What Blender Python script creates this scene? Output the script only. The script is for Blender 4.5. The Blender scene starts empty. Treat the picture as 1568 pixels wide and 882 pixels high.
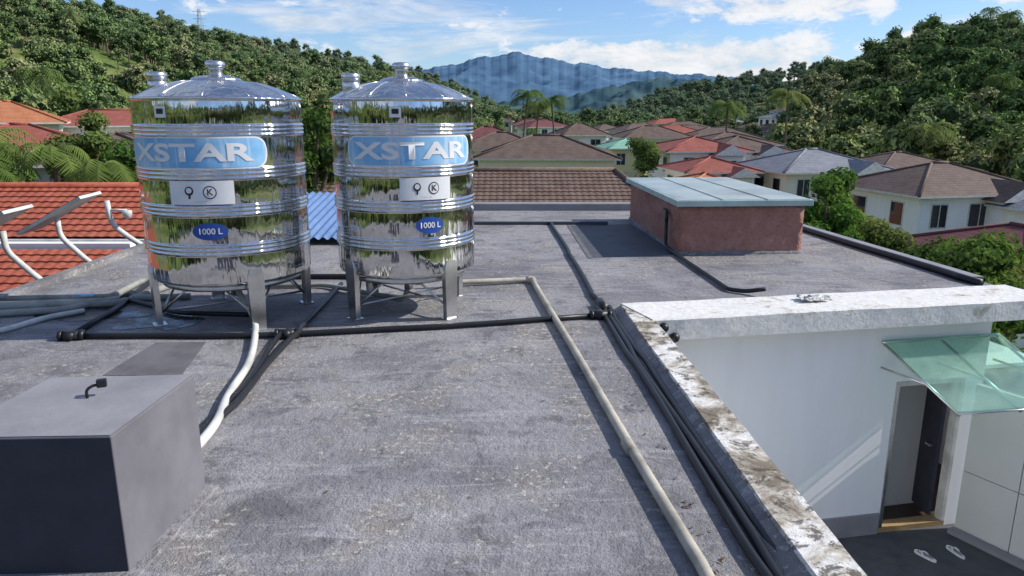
import bpy, math, random
import numpy as np
from mathutils import Vector, Matrix
R_=math.radians
scene=bpy.context.scene
random.seed(7); rng=np.random.default_rng(7)

# ---------------------------------------------------------------- helpers
def link(o,parent=None):
    scene.collection.objects.link(o)
    if parent is not None: o.parent=parent
    return o
def empty(name,loc=(0,0,0),rz=0):
    e=bpy.data.objects.new(name,None); e.location=loc; e.rotation_euler=(0,0,rz); return link(e)
def mesh_obj(name,verts,faces,mats,parent=None,smooth=False,midx=None,shade=None,do_link=True):
    me=bpy.data.meshes.new(name); me.from_pydata([tuple(map(float,v)) for v in verts],[],[tuple(map(int,f)) for f in faces])
    if not isinstance(mats,(list,tuple)): mats=[mats]
    for m in mats: me.materials.append(m)
    if midx is not None: me.polygons.foreach_set('material_index',np.array(midx,dtype=np.int32))
    if smooth: me.polygons.foreach_set('use_smooth',np.ones(len(me.polygons),dtype=bool))
    if shade is not None:
        a=me.attributes.new('shade','FLOAT','POINT'); a.data.foreach_set('value',np.array(shade,dtype=np.float32))
    me.update()
    o=bpy.data.objects.new(name,me)
    if do_link: link(o,parent)
    return o
def box(name,c,s,mat,parent=None,rz=0,bevel=0,rot=None):
    x,y,z=s[0]/2,s[1]/2,s[2]/2
    v=[(-x,-y,-z),(x,-y,-z),(x,y,-z),(-x,y,-z),(-x,-y,z),(x,-y,z),(x,y,z),(-x,y,z)]
    f=[(0,3,2,1),(4,5,6,7),(0,1,5,4),(1,2,6,5),(2,3,7,6),(3,0,4,7)]
    o=mesh_obj(name,v,f,mat,parent); o.location=c; o.rotation_euler=rot if rot else (0,0,rz)
    if bevel:
        m=o.modifiers.new('b','BEVEL'); m.width=bevel; m.segments=2
    return o
def prism(name,poly,z0,z1,mat,parent=None,bevel=0):
    n=len(poly); zs1=z1 if isinstance(z1,(list,tuple)) else [z1]*n
    v=[(p[0],p[1],z0) for p in poly]+[(p[0],p[1],zs1[i]) for i,p in enumerate(poly)]
    f=[tuple(range(n-1,-1,-1)),tuple(range(n,2*n))]+[(i,(i+1)%n,n+(i+1)%n,n+i) for i in range(n)]
    o=mesh_obj(name,v,f,mat,parent)
    if bevel:
        m=o.modifiers.new('b','BEVEL'); m.width=bevel; m.segments=2
    return o
def fillet(pts,r,n=6):
    pts=[Vector(p) for p in pts]; out=[pts[0]]
    for i in range(1,len(pts)-1):
        a,b,c=pts[i-1],pts[i],pts[i+1]
        d1=(a-b); d2=(c-b); rr=min(r,d1.length*.45,d2.length*.45)
        p=b+d1.normalized()*rr; q=b+d2.normalized()*rr
        for k in range(n+1):
            t=k/n; out.append(p*(1-t)**2+b*2*t*(1-t)+q*t*t)
    out.append(pts[-1]); return out
def tube(name,pts,r,mat,parent=None,fr=0.06,seg=12,wob=0):
    P=fillet(pts,fr) if len(pts)>2 else [Vector(p) for p in pts]
    if wob:
        Q=[]
        for i in range(len(P)-1):
            n=max(1,int((P[i+1]-P[i]).length/.35))
            for k in range(n): Q.append(P[i].lerp(P[i+1],k/n))
        Q.append(P[-1]); 
        ph=random.random()*9
        P=[p+Vector((math.sin(i*.55+ph)*wob,math.cos(i*.43+ph)*wob,0)) for i,p in enumerate(Q)]
    v=[];f=[]; nrm=None
    for i,p in enumerate(P):
        d=(P[min(i+1,len(P)-1)]-P[max(i-1,0)]).normalized()
        if nrm is None:
            nrm=d.orthogonal().normalized()
        nrm=(nrm-d*nrm.dot(d)).normalized(); b=d.cross(nrm)
        for k in range(seg):
            a=2*math.pi*k/seg; v.append(p+(nrm*math.cos(a)+b*math.sin(a))*r)
    for i in range(len(P)-1):
        for k in range(seg):
            f.append((i*seg+k,i*seg+(k+1)%seg,(i+1)*seg+(k+1)%seg,(i+1)*seg+k))
    f.append(tuple(range(seg-1,-1,-1))); f.append(tuple((len(P)-1)*seg+k for k in range(seg)))
    return mesh_obj(name,v,f,mat,parent,smooth=True)
def revolve(name,prof,mat,parent=None,seg=48,loc=(0,0,0),smooth=True,rot=None):
    v=[];f=[];n=len(prof)
    for (r,z) in prof:
        for k in range(seg):
            a=2*math.pi*k/seg; v.append((r*math.cos(a),r*math.sin(a),z))
    for i in range(n-1):
        for k in range(seg):
            f.append((i*seg+k,i*seg+(k+1)%seg,(i+1)*seg+(k+1)%seg,(i+1)*seg+k))
    f.append(tuple(range(seg-1,-1,-1))); f.append(tuple((n-1)*seg+k for k in range(seg)))
    o=mesh_obj(name,v,f,mat,parent,smooth=smooth); o.location=loc
    if rot: o.rotation_euler=rot
    return o

# ---------------------------------------------------------------- materials
class N:
    def __init__(s,name):
        s.m=bpy.data.materials.new(name); s.m.use_nodes=True; s.t=s.m.node_tree; s.t.nodes.clear()
        s.out=s.n('ShaderNodeOutputMaterial')
    def n(s,t,**k):
        x=s.t.nodes.new(t)
        for a,b in k.items(): setattr(x,a,b)
        return x
    def l(s,a,b): s.t.links.new(a,b)
    def bsdf(s,rough=.6,metal=0,spec=.5):
        b=s.n('ShaderNodeBsdfPrincipled'); b.inputs['Roughness'].default_value=rough; b.inputs['Metallic'].default_value=metal
        b.inputs['Specular IOR Level'].default_value=spec
        s.l(b.outputs[0],s.out.inputs[0]); return b
    def coord(s,kind='Object',scale=(1,1,1)):
        c=s.n('ShaderNodeTexCoord') if kind!='Position' else s.n('ShaderNodeNewGeometry')
        mp=s.n('ShaderNodeMapping'); mp.inputs['Scale'].default_value=scale
        s.l(c.outputs[kind],mp.inputs[0]); return mp.outputs[0]
    def noise(s,vec,scale,detail=4,rough=.55,dist=0):
        x=s.n('ShaderNodeTexNoise'); x.inputs['Scale'].default_value=scale; x.inputs['Detail'].default_value=detail
        x.inputs['Roughness'].default_value=rough; x.inputs['Distortion'].default_value=dist; s.l(vec,x.inputs['Vector']); return x.outputs['Fac']
    def ramp(s,fac,stops):
        r=s.n('ShaderNodeValToRGB'); e=r.color_ramp.elements
        while len(e)>1: e.remove(e[-1])
        e[0].position=stops[0][0]; e[0].color=(*col(stops[0][1]),1)
        for p,c in stops[1:]:
            q=e.new(p); q.color=(*col(c),1)
        s.l(fac,r.inputs[0]); return r.outputs[0]
    def mix(s,a,b,f,mode='MIX'):
        x=s.n('ShaderNodeMix',data_type='RGBA',blend_type=mode)
        for sock,val in ((x.inputs[6],a),(x.inputs[7],b)):
            if hasattr(val,'is_output') : s.l(val,sock)
            else: sock.default_value=(*col(val),1)
        if hasattr(f,'is_output'): s.l(f,x.inputs[0])
        else: x.inputs[0].default_value=f
        return x.outputs[2]
    def math(s,op,a,b=0.0,clamp=False):
        x=s.n('ShaderNodeMath',operation=op,use_clamp=clamp)
        for i,val in enumerate((a,b)):
            if hasattr(val,'is_output'): s.l(val,x.inputs[i])
            else: x.inputs[i].default_value=val
        return x.outputs[0]
    def bump(s,h,b,strength=.5,dist=.01):
        x=s.n('ShaderNodeBump'); x.inputs['Strength'].default_value=strength; x.inputs['Distance'].default_value=dist
        s.l(h,x.inputs['Height']); s.l(x.outputs[0],b.inputs['Normal']); return x
def col(c):
    return (c,c,c) if isinstance(c,(int,float)) else tuple(c)
def simple(name,c,rough=.6,metal=0,var=.25,scale=6,bump=.2,kind='Object',spec=.4):
    k=N(name); b=k.bsdf(rough,metal,spec); v=k.coord(kind)
    n=k.noise(v,scale,4,.6); n2=k.noise(v,scale*6,2,.6)
    c=col(c); d=tuple(x*(1-var) for x in c); e=tuple(min(1,x*(1+var*.5)) for x in c)
    cc=k.ramp(n,[(.3,d),(.6,e)]); cc=k.mix(cc,tuple(x*(1-var) for x in c),k.math('MULTIPLY',n2,.35))
    k.l(cc,b.inputs['Base Color'])
    if bump: k.bump(n2,b,bump,.01)
    return k.m

def roof_mat(name='roof_cement',g=1.0):
    k=N(name); b=k.bsdf(.75,0,.35); v=k.coord('Position')
    big=k.noise(v,.55,5,.68,.5); mid=k.noise(v,2.4,5,.7,.5); grit=k.noise(v,75,2,.75)
    s=lambda *c:tuple(x*g for x in c)
    c=k.ramp(big,[(.36,s(.172,.169,.182)),(.47,s(.24,.236,.25)),(.56,s(.33,.323,.335))])
    wn_=k.noise(v,1.1,5,.72,.7)
    c=k.mix(c,s(.30,.262,.215),k.ramp(wn_,[(.50,0),(.64,.65)]))
    c=k.mix(c,s(.115,.113,.122),k.ramp(mid,[(.36,.75),(.47,0)]))
    vs=k.coord('Position',(.6,3.4,1)); c=k.mix(c,s(.43,.42,.435),k.ramp(k.noise(vs,1.8,6,.74,1.2),[(.53,0),(.64,.7)]))
    fn=k.noise(v,14,4,.7)
    c=k.mix(c,s(.08,.077,.08),k.ramp(fn,[(.31,.7),(.37,0)]))
    fl=k.math('MULTIPLY',k.ramp(k.noise(v,19,3,.65),[(.57,0),(.62,1)]),k.ramp(wn_,[(.50,0),(.57,1)]))
    c=k.mix(c,(.60,.58,.53),k.math('MULTIPLY',fl,.8))
    c=k.mix(c,s(.14,.14,.147),k.ramp(grit,[(.42,.4),(.60,0)]))
    k.l(c,b.inputs['Base Color'])
    h=k.math('ADD',k.math('MULTIPLY',fn,1.6),k.math('MULTIPLY',grit,.45))
    k.bump(h,b,.85,.020)
    return k.m
def parapet_mat(name,amount=.5):
    k=N(name); b=k.bsdf(.7,0,.3); v=k.coord('Position')
    n=k.noise(v,2.6,8,.74,.5); n2=k.noise(v,14,4,.7,.3)
    c=k.ramp(n2,[(.3,(.62,.61,.57)),(.6,(.80,.79,.76))])
    c=k.mix(c,(.38,.33,.25),k.ramp(n,[(amount-.05,0),(amount+.03,.8)]))
    c=k.mix(c,(.15,.12,.08),k.ramp(n,[(amount+.03,0),(amount+.10,.8)]))
    c=k.mix(c,(.07,.06,.045),k.ramp(k.noise(v,8,6,.78,.4),[(amount+.05,0),(amount+.11,.85)]))
    k.l(c,b.inputs['Base Color']); k.bump(k.math('ADD',n2,k.math('MULTIPLY',n,1.5)),b,.7,.015); return k.m
def wall_mat(name,c,dirt=.25):
    k=N(name); b=k.bsdf(.65,0,.3); v=k.coord('Position'); vs=k.coord('Position',(2.2,2.2,.25))
    cc=k.mix(c,tuple(x*.72 for x in col(c)),k.ramp(k.noise(vs,1.6,5,.65),[(.45,0),(.75,dirt*2)]))
    cc=k.mix(cc,tuple(x*.85 for x in col(c)),k.math('MULTIPLY',k.noise(v,9,3,.6),dirt))
    k.l(cc,b.inputs['Base Color']); return k.m
def tile_mat(name,c,c2,rows=True,period=.11):
    k=N(name); b=k.bsdf(.75,0,.25); v=k.coord('Object')
    n=k.noise(v,1.3,5,.65); n2=k.noise(v,9,3,.6)
    cc=k.ramp(n,[(.3,c),(.65,c2)])
    cc=k.mix(cc,tuple(x*.45 for x in col(c)),k.ramp(n2,[(.45,0),(.75,.6)]))
    if rows:
        w=k.n('ShaderNodeTexWave',wave_type='BANDS',bands_direction='Z',wave_profile='SAW'); w.inputs['Scale'].default_value=math.pi*2/period/20/1.0
        w.inputs['Distortion'].default_value=.25; w.inputs['Detail'].default_value=1
        k.l(v,w.inputs['Vector'])
        cc=k.mix(cc,tuple(x*.35 for x in col(c)),k.ramp(w.outputs['Fac'],[(.0,.7),(.3,0)]))
        k.bump(w.outputs['Fac'],b,.6,.04)
    else: k.bump(n2,b,.3,.01)
    k.l(cc,b.inputs['Base Color']); return k.m
def steel_mat():
    k=N('polished_stainless_steel'); b=k.bsdf(.06,1,.5)
    v=k.coord('Object',(1,1,.14)); h=k.math('ADD',k.noise(v,3.2,2,.5,.3),k.math('MULTIPLY',k.noise(v,15,2,.5),.24))
    k.bump(h,b,.95,.042)
    vo=k.coord('Object'); sm=k.noise(vo,4,5,.65)
    k.l(k.ramp(sm,[(.35,(.62,.63,.62)),(.65,(.76,.76,.75))]),b.inputs['Base Color'])
    sx=k.n('ShaderNodeSeparateXYZ'); k.l(vo,sx.inputs[0])
    dome=k.ramp(k.math('MULTIPLY',sx.outputs[2],1/3.0),[(.802,0),(.808,.17)])
    k.l(k.math('ADD',k.ramp(sm,[(.35,.04),(.7,.12)]),dome),b.inputs['Roughness']); return k.m
def leaf_mat(name,dark,light,extra,trans=.3):
    k=N(name); v=k.coord('Position'); oi=k.n('ShaderNodeObjectInfo')
    at=k.n('ShaderNodeAttribute',attribute_name='shade')
    c=k.ramp(oi.outputs['Random'],[(0,dark),(.35,tuple((a+b)/2 for a,b in zip(dark,light))),(.75,light),(1,extra)])
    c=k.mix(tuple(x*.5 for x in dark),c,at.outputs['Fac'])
    c=k.mix(c,extra,k.ramp(k.noise(v,.035,2,.6),[(.5,0),(.66,.65)]))
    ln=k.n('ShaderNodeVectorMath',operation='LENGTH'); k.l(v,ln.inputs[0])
    hz=k.math('MULTIPLY',ln.outputs['Value'],1/1100.0); c=k.mix(c,(.22,.28,.26),k.math('MINIMUM',hz,.5))  # aerial haze put into the leaf colour, stronger with distance
    d=k.n('ShaderNodeBsdfDiffuse'); k.l(c,d.inputs['Color'])
    if trans>0:
        tr=k.n('ShaderNodeBsdfTranslucent'); k.l(k.mix(c,(.2,.28,.04),.35),tr.inputs[0])
        m=k.n('ShaderNodeMixShader'); m.inputs[0].default_value=trans; k.l(d.outputs[0],m.inputs[1]); k.l(tr.outputs[0],m.inputs[2]); k.l(m.outputs[0],k.out.inputs[0])
    else: k.l(d.outputs[0],k.out.inputs[0])
    return k.m
M={}
M['roof']=roof_mat(); M['par']=parapet_mat('mossy_white_paint',.475); M['par2']=parapet_mat('weathered_white_paint',.61)
M['white']=wall_mat('white_wall_paint',(.90,.91,.90),.10)
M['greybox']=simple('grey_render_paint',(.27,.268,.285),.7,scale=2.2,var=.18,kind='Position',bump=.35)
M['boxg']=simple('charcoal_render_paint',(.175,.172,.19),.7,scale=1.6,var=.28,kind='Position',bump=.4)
M['darkgrey']=simple('dark_paint_and_shade',(.040,.043,.06),.7,scale=3)  # door leaf paint; on the vent box front it stands for shade
M['navy']=simple('navy_grey_patch',(.075,.083,.098),.7,scale=2,kind='Position')
M['patch2']=simple('grey_patch',(.14,.138,.148),.8,scale=3,kind='Position',var=.3)
M['black']=simple('black_poly_pipe',(.018,.019,.022),.42,bump=.1,var=.3,scale=4)
M['beige']=simple('pvc_pipe_beige',(.47,.43,.35),.55,bump=.15,var=.5,scale=3,kind='Position')
M['pvc']=simple('pvc_pipe_white',(.62,.62,.59),.5,bump=.1,var=.35,scale=3,kind='Position')
M['greypipe']=simple('pvc_pipe_grey',(.30,.31,.28),.6,bump=.1,var=.45,scale=3,kind='Position')
M['steel']=steel_mat()
M['steel2']=simple('brushed_stainless',(.70,.70,.69),.28,1,var=.15,scale=8,bump=.05)
def blue_lbl():
    k=N('label_blue'); b=k.bsdf(.4,0,.5); v=k.coord('Object')
    c=k.ramp(k.noise(v,3,4,.6),[(.35,(.16,.44,.78)),(.6,(.34,.60,.84))]); vs=k.coord('Object',(6,6,.5)); c=k.mix(c,(.7,.78,.85),k.ramp(k.noise(vs,2,4,.6),[(.52,0),(.62,.55)]))
    k.l(c,b.inputs['Base Color']); return k.m
M['blue']=blue_lbl()
M['lblw']=simple('label_white',(.8,.81,.82),.45,var=.08,bump=0)
M['navyl']=simple('label_navy',(.03,.09,.36),.4,var=.1,bump=0)
M['ink']=simple('label_ink',(.03,.03,.035),.5,var=.1,bump=0)
def red_mat():
    k=N('red_plaster'); b=k.bsdf(.8,0,.2); v=k.coord('Position')
    n=k.noise(v,1.6,6,.65,.5); n2=k.noise(v,18,4,.65)
    c=k.ramp(n,[(.3,(.32,.15,.12)),(.55,(.44,.23,.185)),(.75,(.5,.3,.25))]); c=k.mix(c,(.15,.08,.06),k.ramp(n2,[(.5,0),(.75,.5)]))
    k.l(c,b.inputs['Base Color']); k.bump(k.math('ADD',n,k.math('MULTIPLY',n2,.3)),b,1.0,.09); return k.m
M['red']=red_mat()
M['teal']=simple('painted_metal_sheet',(.33,.40,.39),.28,var=.4,scale=1.3,kind='Position',bump=.05)
M['tealedge']=simple('painted_metal_trim',(.47,.60,.57),.45,var=.2,scale=3)
M['tileb']=tile_mat('brown_roof_tile',(.12,.085,.07),(.2,.145,.12))
M['tileb_n']=tile_mat('brown_roof_tile_near',(.13,.085,.066),(.22,.155,.125),False)
M['tiler_n']=tile_mat('red_roof_tile_near',(.34,.085,.05),(.46,.135,.08),False)
M['tiler']=tile_mat('red_roof_tile',(.28,.085,.06),(.38,.13,.1))
M['tileo']=tile_mat('orange_roof_tile',(.45,.16,.07),(.55,.24,.12))
M['tileg']=tile_mat('grey_roof_tile',(.2,.21,.24),(.29,.31,.35))
M['tilem']=tile_mat('maroon_roof_tile',(.15,.055,.055),(.22,.09,.09))
M['tilegr']=tile_mat('green_metal_roof',(.2,.45,.33),(.3,.55,.42))
M['wallc']=wall_mat('cream_wall',(.86,.80,.64),.15); M['wallw']=wall_mat('white_house_wall',(.90,.89,.86),.15); M['wally']=wall_mat('yellow_wall',(.76,.68,.34))
M['wallbr']=wall_mat('orange_brown_wall',(.45,.2,.1)); M['wallg']=wall_mat('grey_wall',(.5,.49,.47))
def glass_win():
    k=N('window_glass'); b=k.bsdf(.08,0,.6); b.inputs['Base Color'].default_value=(.02,.025,.03,1); return k.m
M['win']=glass_win()
M['frame']=simple('window_frame',(.66,.66,.63),.5,bump=0)
M['floor']=simple('courtyard_paving',(.085,.088,.097),.8,scale=5,kind='Position')
M['wood']=simple('dark_timber_floor',(.06,.035,.025),.5,scale=5)
M['woodl']=simple('timber_sill',(.35,.24,.12),.5,scale=5)
M['panel']=simple('grey_white_panel',(.66,.68,.65),.4,scale=1,var=.06,kind='Position',bump=.02)
M['bark']=simple('bark',(.14,.11,.08),.9,scale=5,bump=0)
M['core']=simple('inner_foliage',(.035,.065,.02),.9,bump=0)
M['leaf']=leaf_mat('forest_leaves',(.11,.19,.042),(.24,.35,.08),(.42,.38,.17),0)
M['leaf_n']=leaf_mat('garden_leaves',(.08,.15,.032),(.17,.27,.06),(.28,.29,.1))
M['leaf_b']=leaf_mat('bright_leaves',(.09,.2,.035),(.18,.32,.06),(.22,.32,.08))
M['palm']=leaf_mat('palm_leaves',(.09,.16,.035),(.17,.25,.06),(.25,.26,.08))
def corr_blue():
    k=N('blue_metal_roofing'); b=k.bsdf(.4,.0,.5); v=k.coord('Object'); c=k.ramp(k.noise(v,2,5,.6),[(.3,(.10,.18,.36)),(.7,(.17,.28,.5))]); k.l(c,b.inputs['Base Color']); return k.m
M['bluer']=corr_blue()
def canopy():
    k=N('green_tinted_glass'); t=k.n('ShaderNodeBsdfTransparent'); t.inputs[0].default_value=(.74,.94,.86,1)
    d=k.n('ShaderNodeBsdfDiffuse'); d.inputs[0].default_value=(.60,.82,.72,1); g=k.n('ShaderNodeBsdfGlossy'); g.inputs['Roughness'].default_value=.03
    tl=k.n('ShaderNodeBsdfTranslucent'); tl.inputs[0].default_value=(.60,.82,.72,1); dm=k.n('ShaderNodeMixShader'); dm.inputs[0].default_value=.35; k.l(d.outputs[0],dm.inputs[1]); k.l(tl.outputs[0],dm.inputs[2])
    v=k.coord('Object'); m0=k.n('ShaderNodeMixShader'); k.l(k.ramp(k.noise(v,2.5,6,.7),[(.35,.14),(.7,.34)]),m0.inputs[0]); k.l(t.outputs[0],m0.inputs[1]); k.l(dm.outputs[0],m0.inputs[2])
    m=k.n('ShaderNodeMixShader'); m.inputs[0].default_value=.07; k.l(m0.outputs[0],m.inputs[1]); k.l(g.outputs[0],m.inputs[2]); k.l(m.outputs[0],k.out.inputs[0]); return k.m
M['canopy']=canopy()
def ground_mat():
    k=N('valley_ground'); b=k.bsdf(.9,0,.1); v=k.coord('Position'); n=k.noise(v,.03,6,.7,.3); n2=k.noise(v,.5,3,.7)
    c=k.ramp(n,[(.35,(.07,.12,.03)),(.5,(.13,.185,.05)),(.62,(.28,.25,.13)),(.75,(.13,.18,.06))]); c=k.mix(c,(.045,.07,.022),k.ramp(n2,[(.45,0),(.7,.7)]))
    k.l(c,b.inputs['Base Color']); return k.m
M['ground']=ground_mat()
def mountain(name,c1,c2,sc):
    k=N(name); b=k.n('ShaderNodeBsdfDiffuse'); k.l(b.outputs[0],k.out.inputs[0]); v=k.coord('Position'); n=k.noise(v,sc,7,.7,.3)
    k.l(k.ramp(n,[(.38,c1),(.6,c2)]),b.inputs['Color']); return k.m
M['mtn']=mountain('distant_blue_mountain',(.065,.125,.215),(.095,.175,.27),.003)  # blue of the distance haze put into the base colours
M['mtn2']=mountain('far_forested_hill',(.04,.085,.11),(.075,.125,.135),.01)  # bluish haze tone put into the hill colours as well

# ---------------------------------------------------------------- terrain
def interp(tab,a): return np.interp(a,[t[0] for t in tab],[t[1] for t in tab])
def sinterp(tab,a):
    a=np.asarray(a,float); return sum(interp(tab,a+d) for d in (-.8,-.4,0,.4,.8))/5
T1=[(-180,.12),(-90,.15),(-50,.14),(-33.6,.124),(-27,.108),(-22.3,.089),(-14.7,.066),(-9,.052),(-6.6,.040),(-3,.02),(-1.2,.006),(5,-.006),(19.5,-.004),(21,.025),(22.5,.046),(25.6,.074),(28.4,.084),(31.2,.084),(34.2,.078),(50,.09),(90,.12),(180,.12)]
TR1=[(-180,220),(-60,240),(-33,320),(-9,360),(-1,450),(10,500),(19.5,420),(22,235),(180,220)]
TR0=[(-180,70),(-60,75),(-33,85),(-9,110),(0,250),(15,220),(21,105),(30,80),(180,70)]
T2=[(-180,0),(-40,.10),(-27,.117),(-22.3,.100),(-14.7,.077),(-9,.056),(-5,.037),(-2,.01),(3,-.006),(8,.0),(9.7,.016),(14,.036),(18.4,.048),(22.6,.056),(25,.05),(30,.04),(40,0),(180,0)]
def vnoise(x,y,s,seed=0):
    x=x/s+seed*13.7; y=y/s+seed*7.3
    return (np.sin(x*1.3+np.sin(y*.9+1.3)*1.4)+np.sin(y*1.7+np.sin(x*1.1)*1.6)+.5*np.sin(x*3.1+y*2.3)+.5*np.sin(y*3.7-x*2.9))/3
def height(X,Y):
    a=np.degrees(np.arctan2(X,Y)); r=np.hypot(X,Y)
    R1=interp(TR1,a); R0=interp(TR0,a); s=sinterp(T1,a)
    top=2.25+s*R1-6.5; t=np.clip((r-R0)/(R1-R0),0,1); w=t*t*(3-2*t)*.6+t*.4
    h=-7+(top+7)*w; h=h+vnoise(X,Y,38)*4.2*np.clip(t*2,0,1)*np.clip((top+7)/20,0,1)
    h=np.where(r>R1,h-(r-R1)*.12,h)
    s2=sinterp(T2,a); top2=2.25+s2*700-8; t2=np.clip((r-420)/280,0,1); h2=-7+(top2+7)*(t2*t2*(3-2*t2)); h2=h2+vnoise(X,Y,80,3)*5*t2*np.clip((top2+7)/30,0,1)
    h2=np.where(r>700,h2-(r-700)*.1,h2)
    return np.maximum(np.maximum(h,h2),-7.0)
az=np.concatenate([np.arange(-180,-45,3.0),np.arange(-45,45,.6),np.arange(45,180,3.0)])
rr=np.concatenate([[0.5,10,20,40,60],np.arange(70,420,9),np.arange(420,900,16),[1000,1300,2000,3500,6000,9000]])
A,RR=np.meshgrid(np.radians(az),rr); X=RR*np.sin(A); Y=RR*np.cos(A); Z=height(X,Y)
na=len(az); V=np.stack([X.ravel(),Y.ravel(),Z.ravel()],1)
F=[]
for i in range(len(rr)-1):
    for j in range(na):
        j2=(j+1)%na; F.append((i*na+j,(i+1)*na+j,(i+1)*na+j2,i*na+j2))
F.append(tuple(range(na-1,-1,-1)))
mesh_obj('ground_terrain',V,F,M['ground'],smooth=True)
def ridge(name,tab,R0,R1,mat,ns,amp,da=.25,jag=0):
    a=np.arange(tab[0][0],tab[-1][0],da); rs=np.concatenate([np.linspace(R0,R1,50),np.linspace(R1*1.03,R1*1.25,5)])
    A,RR=np.meshgrid(a,rs); s=sinterp(tab,A)+jag*(np.sin(A*2.3+1)+.6*np.sin(A*5.1)+.45*np.sin(A*9.7+2)+.25*np.sin(A*21))
    X=RR*np.sin(np.radians(A)); Y=RR*np.cos(np.radians(A))
    t=np.clip((RR-R0)/(R1-R0),0,1); top=2.25+s*R1
    rn=lambda q,sd:1-2*np.abs(vnoise(X,Y,q,sd))
    Z=-10+(top+10)*t**1.1+(rn(ns,1)+.5*rn(ns*.4,2)+.3*rn(ns*.15,4))*amp*np.sin(t*math.pi*.93)+vnoise(X,Y,ns*.2,6)*amp*.12
    Z=np.where(RR>R1,Z-(RR-R1)*.3,Z); n=len(a)
    F=[(i*n+j,(i+1)*n+j,(i+1)*n+j+1,i*n+j+1) for i in range(len(rs)-1) for j in range(n-1)]
    return mesh_obj(name,np.stack([X.ravel(),Y.ravel(),Z.ravel()],1),F,mat,smooth=True)
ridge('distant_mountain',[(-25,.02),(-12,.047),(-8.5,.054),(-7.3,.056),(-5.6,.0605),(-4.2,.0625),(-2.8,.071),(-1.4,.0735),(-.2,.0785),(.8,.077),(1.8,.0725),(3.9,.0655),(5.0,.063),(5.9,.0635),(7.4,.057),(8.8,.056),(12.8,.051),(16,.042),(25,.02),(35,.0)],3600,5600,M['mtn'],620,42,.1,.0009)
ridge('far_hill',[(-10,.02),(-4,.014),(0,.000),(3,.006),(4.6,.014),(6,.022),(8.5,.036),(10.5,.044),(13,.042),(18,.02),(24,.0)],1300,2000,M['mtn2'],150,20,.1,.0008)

# ---------------------------------------------------------------- vegetation
def ico():
    import bmesh
    bm=bmesh.new(); bmesh.ops.create_icosphere(bm,subdivisions=2,radius=1); v=np.array([x.co[:] for x in bm.verts]); f=np.array([[q.index for q in p.verts] for p in bm.faces]); bm.free(); return v,f
IV,IF=ico()
def tree(name,H,cr,ch,ncl,nleaf,lsize,leafm,seed,do_link=True,loc=(0,0,0),flat=1.0,trunk=True,clr=(.3,.48)):
    g=np.random.default_rng(seed); vs=[];fs=[];mi=[];sh=[];off=0
    cz=H-ch/2
    cc=[]
    for i in range(ncl):
        d=g.normal(size=3); d/=np.linalg.norm(d); q=g.uniform(.35,.8)
        cc.append((d[0]*cr*q,d[1]*cr*q,cz+d[2]*ch/2*q))
    cc=np.array(cc); rad=g.uniform(*clr,size=ncl)*cr
    for i in range(ncl):
        s=IV*(1+g.uniform(-.25,.2,size=(len(IV),1)))*rad[i]*.68*np.array([1,1,.8*flat])+cc[i]
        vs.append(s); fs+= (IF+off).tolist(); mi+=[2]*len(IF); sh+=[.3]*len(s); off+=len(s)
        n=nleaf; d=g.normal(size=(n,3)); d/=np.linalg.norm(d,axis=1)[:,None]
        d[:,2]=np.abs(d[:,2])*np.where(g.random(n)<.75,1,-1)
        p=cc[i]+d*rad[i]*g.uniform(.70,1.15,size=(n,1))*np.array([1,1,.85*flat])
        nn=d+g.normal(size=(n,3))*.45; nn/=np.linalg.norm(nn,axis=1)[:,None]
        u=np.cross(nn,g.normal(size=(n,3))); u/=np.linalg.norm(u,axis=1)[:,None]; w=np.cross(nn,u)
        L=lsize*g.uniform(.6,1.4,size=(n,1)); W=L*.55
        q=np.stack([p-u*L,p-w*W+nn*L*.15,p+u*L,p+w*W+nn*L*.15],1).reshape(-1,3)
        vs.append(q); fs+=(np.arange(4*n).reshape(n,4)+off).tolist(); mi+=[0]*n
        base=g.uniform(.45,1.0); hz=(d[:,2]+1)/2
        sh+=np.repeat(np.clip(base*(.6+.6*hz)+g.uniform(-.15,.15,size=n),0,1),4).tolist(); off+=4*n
    if trunk:
        def limb(p0,p1,r0,r1):
            nonlocal off
            p0=np.array(p0);p1=np.array(p1); d=p1-p0; d=d/np.linalg.norm(d); u=np.cross(d,[.3,.9,.1]); u/=np.linalg.norm(u); w=np.cross(d,u)
            a=np.arange(7)*2*math.pi/7; ring=np.cos(a)[:,None]*u+np.sin(a)[:,None]*w
            vs.append(np.concatenate([p0+ring*r0,p1+ring*r1])); sh.extend([.5]*14)
            for k in range(7): fs.append([off+k,off+(k+1)%7,off+7+(k+1)%7,off+7+k]); mi.append(1)
            off+=14
        tr=max(.06,H*.022); b=cz-ch*.2
        limb((0,0,-1),(0.05*H*.3,0,b),tr*1.3,tr*.8)
        for i in range(min(ncl,9)): limb((0.05*H*.3,0,b-ch*.1*(i%3)),cc[i],tr*.55,tr*.15)
    o=mesh_obj(name,np.concatenate(vs),fs,[leafm,M['bark'],M['core']],midx=mi,shade=sh,do_link=do_link); o.location=loc
    return o
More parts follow.
